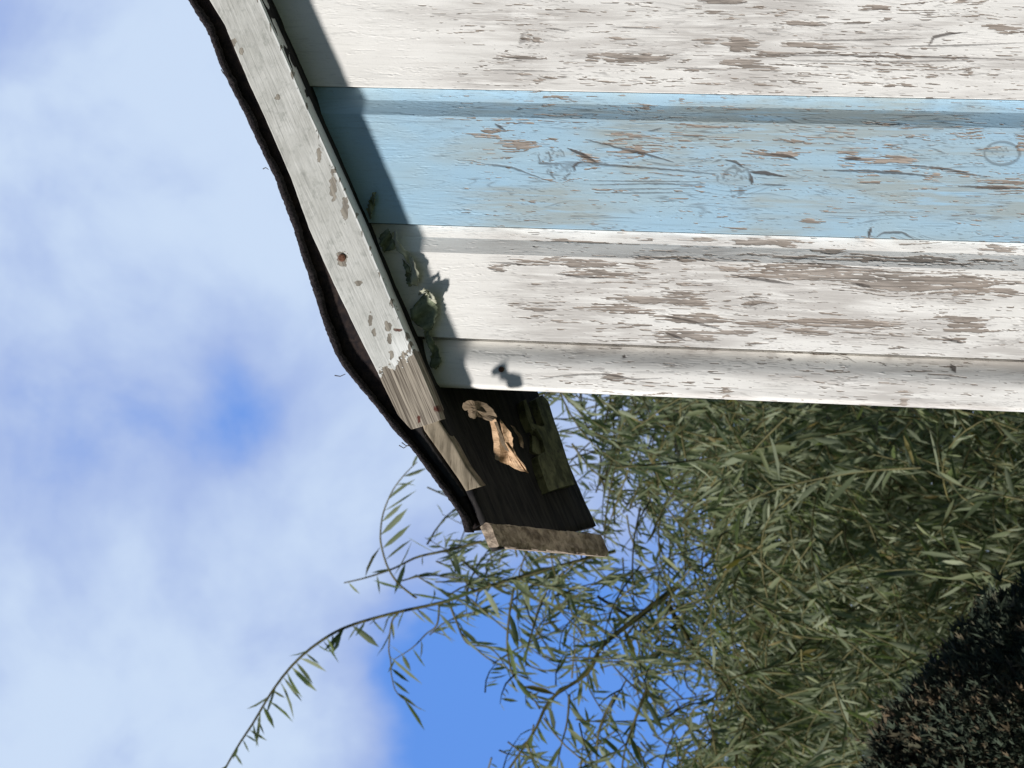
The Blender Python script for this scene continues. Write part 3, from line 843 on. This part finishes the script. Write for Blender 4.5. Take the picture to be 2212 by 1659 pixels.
# ------------------------------------------------------------------ ground
m, b, p = material('grass')
co = b.n('ShaderNodeTexCoord').outputs['Object']
c = b.mix(b.smooth(b.noise(co, 0.8, 6), 0.35, 0.65), (0.055, 0.085, 0.025), (0.10, 0.13, 0.045))
c = b.mix(b.smooth(b.noise(co, 40, 4), 0.4, 0.7), c, (0.045, 0.06, 0.02))
b.set(p.inputs['Base Color'], c); p.inputs['Roughness'].default_value = 0.95
bump(b, p, b.noise(co, 60, 4), 0.03)
gx = np.linspace(-1, 1, 81); gx = np.sign(gx) * np.abs(gx) ** 3 * 1500
GX, GY = np.meshgrid(gx, gx, indexing='ij')
rr = np.hypot(GX, GY)
GZ = (fbm(GX * 0.3 + 50, GY * 0.3 + 50, 3, 3) - 0.5) * np.clip((rr - 4) / 30, 0, 1) * 1.2 - 0.002
me = mesh_np('ground', np.stack([GX, GY, GZ], -1).reshape(-1, 3), [grid_faces(81, 81, flip=True)], smooth=True)
tag(link('ground', me, None, m), kind='structure')

# ------------------------------------------------------------------ willow
m, b, p = material('willow_leaf')
tone, dry = b.attr('tone'), b.attr('dry')
geo = b.n('ShaderNodeNewGeometry')
tone = b.math('MULTIPLY', tone, 1.0)
top = b.mix(tone, (0.09, 0.122, 0.066), (0.31, 0.335, 0.18))
bot = b.mix(tone, (0.15, 0.18, 0.105), (0.37, 0.40, 0.27))
c = b.mix(geo.outputs['Backfacing'], top, bot)
c = b.mix(b.smooth(dry, 0.955, 0.985, 0, 0.65), c, (0.26, 0.17, 0.035))
b.set(p.inputs['Base Color'], c); p.inputs['Roughness'].default_value = 0.55
p.inputs['Specular IOR Level'].default_value = 0.25
tr = b.n('ShaderNodeBsdfTranslucent'); b.set(tr.inputs[0], b.mix(1.0, c, (1.0, 1.15, 0.6), 'MULTIPLY'))
mx = b.n('ShaderNodeMixShader'); mx.inputs[0].default_value = 0.42
outn = [x_ for x_ in m.node_tree.nodes if x_.type == 'OUTPUT_MATERIAL'][0]
m.node_tree.links.new(p.outputs[0], mx.inputs[1]); m.node_tree.links.new(tr.outputs[0], mx.inputs[2]); m.node_tree.links.new(mx.outputs[0], outn.inputs[0])
M_leaf = m
M_twig = plain('willow_twig', (0.07, 0.066, 0.026), (0.15, 0.135, 0.055), 20, rough=0.6)
M_bark = plain('willow_bark', (0.11, 0.10, 0.07), (0.24, 0.22, 0.17), 14, (1, 1, 0.25), 0.95, 0.01)

leafP, leafD, leafN, leafL, leafW, leafB = [], [], [], [], [], []
twV, twF = [], []
UPZ = Vector((0, 0, 1))
def add_tube(pts, r0, r1, k=4):
    n = len(pts); off = len(twV)
    a = None
    for i, q in enumerate(pts):
        d = (pts[min(i + 1, n - 1)] - pts[max(i - 1, 0)])
        if d.length < 1e-9: d = UPZ
        d = d.normalized()
        a = (a - d * a.dot(d)).normalized() if a is not None and (a - d * a.dot(d)).length > 1e-4 else d.orthogonal().normalized()
        b_ = d.cross(a)
        r = r0 + (r1 - r0) * i / (n - 1)
        for j in range(k):
            an = 2 * math.pi * j / k
            twV.append(tuple(q + (a * math.cos(an) + b_ * math.sin(an)) * r))
    for i in range(n - 1):
        for j in range(k):
            twF.append((off + i * k + j, off + i * k + (j + 1) % k, off + (i + 1) * k + (j + 1) % k, off + (i + 1) * k + j))
def leaves_on(pts, gap, size, start=0.05, droop=0.9, spread=1.0, keep=1.0):
    acc = 0; side = 1; total = sum((pts[i + 1] - pts[i]).length for i in range(len(pts) - 1)); run = 0
    for i in range(len(pts) - 1):
        seg = pts[i + 1] - pts[i]; L = seg.length
        d = seg.normalized() if L > 1e-9 else UPZ
        s = gap - acc
        while s < L:
            fr = (run + s) / total
            if fr > start and random.random() < keep:
                base = pts[i] + d * s
                a = d.orthogonal().normalized(); b_ = d.cross(a)
                an = random.uniform(0, 2 * math.pi)
                sd = a * math.cos(an) + b_ * math.sin(an)
                ld = (d * random.uniform(0.6, 1.0) + sd * random.uniform(0.3, 0.65) * spread + Vector((0, 0, -1)) * random.uniform(0.1, 1.3) * droop).normalized()
                nr = ld.cross(Vector((random.gauss(0, 1), random.gauss(0, 1), random.gauss(0, 1)))).normalized()
                ll = size * random.uniform(0.6, 1.25) * (1 if fr < 0.85 else 0.65)
                leafP.append(tuple(base)); leafD.append(tuple(ld)); leafN.append(tuple(nr))
                leafL.append(ll); leafW.append(ll * random.uniform(0.10, 0.15)); leafB.append(random.uniform(-0.25, 0.25))
            s += gap * random.uniform(0.75, 1.25)
        acc = L - (s - gap); run += L
        acc = max(0, min(acc, gap * 0.9))
def smooth_pts(pts, n=24):
    P = np.array([tuple(q) for q in pts]); m_ = len(P)
    tt = np.linspace(0, m_ - 1, n); out = []
    for t_ in tt:
        i = min(int(t_), m_ - 2); f = t_ - i
        p0, p1, p2, p3 = P[max(i - 1, 0)], P[i], P[i + 1], P[min(i + 2, m_ - 1)]
        out.append(Vector(0.5 * ((2 * p1) + (-p0 + p2) * f + (2 * p0 - 5 * p1 + 4 * p2 - p3) * f * f + (-p0 + 3 * p1 - 3 * p2 + p3) * f ** 3)))
    return out
def guide(pts, y0, y1=None, r0=0.004, r1=0.001, gap=0.03, size=0.075, keep=1.0, leaves=True, droop=0.9, start=0.02):
    y1 = y0 if y1 is None else y1
    n = len(pts)
    W = smooth_pts([at(a, c_, y0 + (y1 - y0) * i / (n - 1)) for i, (a, c_) in enumerate(pts)], 30)
    add_tube(W, r0, r1, 6)
    if leaves: leaves_on(W, gap, size, start, droop, keep=keep)
    return W
YW = 4.2
# prominent shoots against the sky
guide([(1330,1190),(1200,1225),(1050,1268),(960,1300),(860,1322),(760,1350),(700,1380),(640,1428),(590,1490),(548,1560),(515,1610),(475,1680)], YW, YW - 0.3, 0.0045, 0.0022, gap=0.0145, size=0.078, droop=1.6)
guide([(900,1292),(862,1262),(838,1226),(824,1180),(822,1151),(828,1108),(848,1060),(874,1025),(901,998)], YW - 0.1, YW - 0.2, 0.003, 0.001, gap=0.035, size=0.085)
guide([(1040,1170),(960,1190),(900,1204),(850,1228),(790,1248),(743,1259)], YW, YW, 0.0035, 0.0015, gap=0.035, size=0.075)
guide([(860,1325),(846,1345),(840,1400),(844,1427),(846,1460),(860,1500),(909,1532)], YW - 0.1, YW, 0.0025, 0.001, gap=0.03, size=0.08)
guide([(949,1300),(944,1349),(920,1370),(890,1400),(850,1425)], YW, YW, 0.0025, 0.001, gap=0.025, size=0.08)
guide([(970,1300),(985,1340),(1010,1390),(1060,1400),(1100,1450)], YW, YW, 0.003, 0.001, gap=0.02, size=0.085)
guide([(1468,1262),(1420,1300),(1371,1339),(1330,1370),(1297,1401),(1268,1455),(1190,1510),(1155,1578),(1097,1665)], YW + 0.2, YW, 0.008, 0.003, gap=0.018, size=0.08)
guide([(1290,1288),(1340,1320),(1371,1339)], YW + 0.2, YW + 0.2, 0.004, 0.005, gap=0.02)
guide([(1110,1270),(1100,1330),(1096,1400),(1110,1460),(1150,1500),(1190,1515)], YW, YW, 0.003, 0.0015, gap=0.028, size=0.09)
guide([(1230,1500),(1225,1560),(1210,1620),(1200,1680)], YW, YW, 0.003, 0.001, gap=0.025, size=0.09)
guide([(1180,1280),(1160,1330),(1140,1400),(1135,1440)], YW + .1, YW, 0.003, 0.001, gap=0.03, size=0.08)
guide([(1700,1200),(1660,1300),(1630,1400),(1622,1507),(1624,1600),(1628,1700)], YW + 0.6, YW + 0.6, 0.008, 0.017, gap=0.05)
guide([(1330,1500),(1300,1560),(1290,1610),(1290,1690)], YW, YW, 0.004, 0.0015, gap=0.025, size=0.09)
guide([(1400,1480),(1370,1560),(1350,1620),(1340,1690)], YW, YW, 0.004, 0.0015, gap=0.025, size=0.09)
guide([(1440,1300),(1500,1400),(1560,1470),(1600,1540)], YW + .2, YW, 0.006, 0.002, gap=0.022, size=0.09)
# long pale shoots in front of the dense mass
for pts in ([(1640,1210),(1760,1300),(1880,1370),(1990,1420),(2080,1470)], [(1800,1470),(1830,1560),(1900,1640),(1960,1690)], [(2212,1265),(2140,1240),(2060,1200),(2035,1150),(2050,1110),(2110,1060),(2200,1020)],
            [(1990,1010),(1850,1020),(1700,1050),(1600,1090),(1560,1130)], [(1330,1010),(1450,1000),(1560,985),(1700,955),(1850,930)], [(1700,900),(1640,960),(1600,1010)], [(2212,1080),(2080,1050),(1960,1000),(1830,970)],
            [(2212,1320),(2100,1260),(1980,1230),(1860,1240)], [(1750,1340),(1850,1400),(1960,1500)], [(2200,930),(2120,900),(2040,880)]):
    guide(pts, YW - 0.5, YW - 0.4, 0.0024, 0.001, gap=0.021, size=0.085, droop=0.5)

def twig(p0, d0, length, size, gap, grav=0.15, r=0.0025):
    pts = [p0]; d = d0.normalized(); n = int(length / 0.04)
    wv_ = Vector((random.gauss(0, 1), random.gauss(0, 1), random.gauss(0, 1))) * 0.05
    for i in range(n):
        d = (d + Vector((0, 0, -grav)) + wv_ + Vector((random.gauss(0, .05), random.gauss(0, .05), random.gauss(0, .05)))).normalized()
        pts.append(pts[-1] + d * 0.04)
    add_tube(pts, r, r * 0.35, 4)
    leaves_on(pts, gap, size, 0.0, 1.15)
def density(px, py):
    """how thick the foliage hangs there: 0 open sky .. 1 closed"""
    knots = [(700, 1100, 1290), (860, 1120, 1300), (980, 1100, 1400), (1080, 1080, 1560), (1150, 950, 1600), (1210, 900, 1600), (1270, 960, 1600), (1320, 1130, 1600), (1380, 1080, 1580), (1440, 1060, 1560), (1500, 1100, 1620), (1700, 1080, 1640)]
    e = np.interp(py, [k_[0] for k_ in knots], [k_[1] for k_ in knots])
    f_ = np.interp(py, [k_[0] for k_ in knots], [k_[2] for k_ in knots])
    if px < e: return 0.0
    base = 0.24 + 0.60 * min(1, (px - e) / max(1, f_ - e)) ** 2.7
    if px > f_ + 60 : base = 1.0
    if 1170 < py < 1310 and 960 < px < 1350: base = max(base, 0.62)
    for hx, hy, hr in ((1285, 865, 50), (1540, 1110, 70), (1400, 1200, 110), (1680, 1400, 60), (1560, 1440, 90), (1160, 1350, 50), (1080, 1520, 100), (1480, 1600, 130), (1250, 1000, 60), (1300,1480,80), (1420,1560,80), (1560,1230,60), (1640,1560,50), (1690,1640,40), (1450,1150,45), (1630,1310,45), (1500,1330,55), (1330,1230,45), (1250,1560,70), (1640,1120,40)):
        q = math.hypot(px - hx, py - hy) / hr
        if q < 1.3: base *= min(1, 0.12 + 0.7 * q)
    return base
cnt = 0; tries = 0
while cnt < 1650 and tries < 60000:
    tries += 1
    px, py = random.uniform(1000, 2350), random.uniform(780, 1760)
    d_ = density(px, py)
    if random.random() > d_ : continue
    y = random.uniform(YW - 0.4, YW + 1.6) if d_ > 0.8 else random.uniform(YW - 0.2, YW + 0.5)
    p0 = at(px, py, y)
    L = random.uniform(0.2, 0.5) if d_ > 0.7 else random.uniform(0.14, 0.32)
    # a shoot is a hanging tip: it begins a little higher than where it is wanted
    d0 = Vector((random.gauss(0, 0.8), random.gauss(0, 0.6), random.gauss(0.1, 0.7)))
    twig(p0 + Vector((0, 0, L * 0.35)) - d0.normalized() * L * 0.35, d0, L, random.uniform(0.036, 0.058) if px < 1700 else random.uniform(0.040, 0.062), 0.0115 if d_ > 0.6 else 0.019)
    cnt += 1
print('front twigs', cnt)
# the closed inner crown behind
cnt = 0
while cnt < 1150:
    px, py = random.uniform(1560, 2500), random.uniform(600, 1900)
    if px < np.interp(py, [600, 1100, 1350, 1700], [1500, 1600, 1740, 1720]) + random.gauss(0, 30): continue
    p0 = at(px, py, random.uniform(YW + 1.2, YW + 3.2))
    d0 = Vector((random.gauss(0, 0.8), random.gauss(0, 0.7), random.gauss(0.0, 0.7)))
    L = random.uniform(0.3, 0.7)
    twig(p0 + Vector((0, 0, L * 0.4)), d0, L, random.uniform(0.05, 0.08), 0.013)
    cnt += 1
# the rest of the tree out of the frame, loosely
for k in range(420):
    a_ = random.uniform(0, 2 * math.pi); r_ = random.uniform(0.8, 2.3); 
    c0 = at(2500, 1500, YW + 1.8)
    p0 = Vector((c0.x - 0.4 + r_ * math.cos(a_), c0.y + 1.0 + abs(r_ * math.sin(a_)), random.uniform(0.9, 3.2) - 0.15 * r_))
    qx, qy = project(np.array([tuple(p0)]))
    if qx[0] < 1800 : continue
    twig(p0, Vector((math.cos(a_), math.sin(a_), 0.2)), 0.9, 0.11, 0.035, 0.16)

P0 = np.array(leafP); Dv = np.array(leafD); Nn = np.array(leafN); LL = np.array(leafL)[:, None]; WW = np.array(leafW)[:, None]; BB = np.array(leafB)[:, None]
Ss = np.cross(Dv, Nn)
nL = len(P0); print('leaves', nL)
ts = [(0.0, 0, 0), (0.28, 1, 0.8), (0.28, 0, 0), (0.28, -1, 0.8), (0.64, 1, 0.9), (0.64, 0, 0), (0.64, -1, 0.9), (1.0, 0, 0)]
VV = np.zeros((nL, 8, 3))
for i, (t_, s_, ww) in enumerate(ts):
    VV[:, i] = P0 + Dv * LL * t_ + Ss * WW * 0.62 * s_ * ww + Nn * (LL * BB * (t_ ** 2) + (0.18 * WW * abs(s_)))
b8 = (np.arange(nL) * 8)[:, None]
tri = np.concatenate([b8 + np.array([[0, 1, 2]]), b8 + np.array([[0, 2, 3]]), b8 + np.array([[4, 7, 5]]), b8 + np.array([[5, 7, 6]])])
quad = np.concatenate([b8 + np.array([[1, 4, 5, 2]]), b8 + np.array([[2, 5, 6, 3]])])
tn_ = rng.beta(2.2, 3.2, nL); tn_[rng.random(nL) < 0.035] = 1.6; tone_ = np.repeat(tn_, 8); dry_ = np.repeat(rng.random(nL), 8)
willow = empty('willow_tree', (at(2000, 1500, YW + 1.8).x - 0.3, YW + 2.0, 0))
tag(willow, 'willow tree with narrow olive leaves hanging behind the cabin, sky showing through', 'tree')
me = mesh_np('crown', VV.reshape(-1, 3), [tri, quad], {'tone': tone_, 'dry': dry_}, smooth=True)
link('crown', me, willow, M_leaf)
me = bpy.data.meshes.new('twigs'); me.from_pydata(twV, [], twF); me.update()
for q_ in me.polygons: q_.use_smooth = True
link('twigs', me, willow, M_twig)
twV, twF = [], []
tb = willow.location
trunk_top = Vector((tb.x + 0.1, tb.y + 0.1, 1.7))
add_tube(smooth_pts([Vector((tb.x, tb.y, -0.05)), Vector((tb.x + 0.05, tb.y, 0.8)), trunk_top], 12), 0.16, 0.11, 12)
for tgt in [at(1628, 1700, YW + 0.6), at(1800, 1250, YW + 1.5), at(1900, 900, YW + 1.6), at(1500, 1262, YW + 0.4), at(2100, 1100, YW + 1.0)]:
    mid = (trunk_top + tgt) * 0.5 + Vector((0, 0.1, 0.1))
    add_tube(smooth_pts([trunk_top - Vector((0, 0, .2)), mid, tgt], 14), 0.04, 0.003, 8)
me = bpy.data.meshes.new('trunk'); me.from_pydata(twV, [], twF); me.update()
link('trunk', me, willow, M_bark)

# ------------------------------------------------------------------ dark conifer in front of the willow
YCN = 2.1
axis = at(2250, 1950, YCN)
silh = [(1730, 1800), (1790, 1730), (1850, 1655), (1880, 1575), (1915, 1500), (1990, 1425), (2050, 1365), (2110, 1300), (2160, 1262), (2215, 1235), (2300, 1190), (2420, 1130)]
prof_c = []
for a, c_ in silh:
    q = at(a + 24, c_ + 10, YCN); prof_c.append((q.z, q.x - axis.x))
prof_c.append((0.15, prof_c[-1][1] * 1.12))
zc = np.array([q[0] for q in prof_c])[::-1]; rc = np.array([q[1] for q in prof_c])[::-1]
rc = np.abs(rc)
ztop = at(1690, 1830, YCN).z
zc = np.r_[zc, ztop]; rc = np.r_[rc, 0.02]
conP, conD, conS, conT, conA = [], [], [], [], []
nS = 120000
for i in range(nS):
    z_ = random.uniform(zc[0], zc[-1]) if i % 5 == 0 else random.uniform(at(2330, 1600, YCN).z, ztop)
    rad = np.interp(z_, zc, rc)
    an = random.uniform(0, 2 * math.pi) if i % 4 == 0 else random.uniform(math.pi * 0.95, math.pi * 2.0)
    lump = 1 + 0.035 * math.sin(an * 7 + z_ * 19) + 0.03 * math.sin(an * 13 - z_ * 31) + random.gauss(0, 0.02)
    inset = random.random() ** 2 * 0.10
    r_ = max(0, rad * lump * 0.97 - inset)
    d_ = Vector((math.cos(an), math.sin(an), 0.75 + random.gauss(0, 0.35))) + Vector((random.gauss(0, .45), random.gauss(0, .45), 0))
    conP.append((axis.x + r_ * math.cos(an), axis.y + r_ * math.sin(an) , z_))
    conD.append(tuple(d_.normalized())); conS.append(random.uniform(0.006, 0.013) if random.random() < 0.85 else random.uniform(0.013, 0.028)); conT.append(inset); conA.append(an)
for i in range(0, nS, 40):        # ragged leading shoots
    p_, d_ = Vector(conP[i]), (Vector(conD[i]) + Vector((0, 0, 0.8))).normalized()
    for q_ in range(random.randint(3, 7)):
        r3 = Vector((random.gauss(0, 1), random.gauss(0, 1), random.gauss(0, 1))) * 0.004
        conP.append(tuple(p_ + d_ * 0.008 * q_ + r3)); conD.append(tuple((d_ + r3 * 90).normalized()))
        conS.append(random.uniform(0.008, 0.015)); conT.append(0); conA.append(conA[i])
nS = len(conP)
# each spray: a flat fan of five scaly fingers
CP = np.array(conP); CD = np.array(conD); CS = np.array(conS)[:, None]
Rn = rng.normal(size=CP.shape); SD = np.cross(CD, Rn); SD /= np.linalg.norm(SD, axis=1)[:, None]; NN = np.cross(CD, SD)
Vc = []; 
fingers = [(0.0, 1.0, 0.11), (0.6, 0.72, 0.10), (-0.6, 0.72, 0.10)]
for s_, l_, w_ in fingers:
    tip = CP + (CD * l_ + SD * s_ * 0.75) * CS + NN * CS * 0.12 * s_
    bx = CP + (CD * l_ * 0.35 + SD * s_ * 0.2) * CS
    Vc += [CP, bx + SD * CS * w_ + NN * CS * w_ * .6, tip, bx - SD * CS * w_ - NN * CS * w_ * .6]
Vc = np.stack(Vc, 1)
k20 = (np.arange(nS) * 12)[:, None]
qf = np.concatenate([k20 + np.array([[4 * i, 4 * i + 1, 4 * i + 2, 4 * i + 3]]) for i in range(3)])
rust = np.clip((-np.cos(np.array(conA)) - 0.86) * 2.6, 0, 0.36)
lumps = (fbm(CP[:, 0] * 14 + CP[:, 1] * 9, CP[:, 2] * 14, 3, 8) - 0.5) * 1.5
tip_b = np.repeat(np.clip(rust + rng.beta(1.6, 2.4, nS) + lumps * 0.5 - 0.02, 0, 1), 12)
m, b, p = material('conifer_spray')
tn = b.attr('tone')
c = b.mix(b.smooth(tn, 0.35, 1.0), (0.052, 0.068, 0.046), (0.135, 0.096, 0.058))
b.set(p.inputs['Base Color'], c); p.inputs['Roughness'].default_value = 0.8; p.inputs['Specular IOR Level'].default_value = 0.15
conifer = empty('conifer_tree', (axis.x, axis.y, 0))
tag(conifer, 'dark dense conifer with rusty brown tips in front of the willow', 'tree')
me = mesh_np('crown', Vc.reshape(-1, 3), [qf], {'tone': tip_b})
link('crown', me, conifer, m)
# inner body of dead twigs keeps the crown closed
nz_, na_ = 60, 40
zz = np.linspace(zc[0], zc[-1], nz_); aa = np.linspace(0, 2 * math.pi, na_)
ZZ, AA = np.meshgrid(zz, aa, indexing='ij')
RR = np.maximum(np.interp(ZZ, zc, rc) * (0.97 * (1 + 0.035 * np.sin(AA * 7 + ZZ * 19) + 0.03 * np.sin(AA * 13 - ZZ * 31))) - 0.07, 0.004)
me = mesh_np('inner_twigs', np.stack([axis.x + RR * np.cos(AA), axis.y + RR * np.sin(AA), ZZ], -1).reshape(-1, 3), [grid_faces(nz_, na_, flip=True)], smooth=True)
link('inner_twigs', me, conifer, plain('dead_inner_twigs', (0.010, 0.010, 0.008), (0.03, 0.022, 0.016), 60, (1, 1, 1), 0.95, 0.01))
twV, twF = [], []
add_tube([Vector((axis.x, axis.y, -0.05)), Vector((axis.x, axis.y, 1.0)), Vector((axis.x, axis.y, ztop - 0.3))], 0.07, 0.015, 10)
me = bpy.data.meshes.new('trunk'); me.from_pydata(twV, [], twF); me.update()
link('trunk', me, conifer, M_bark)
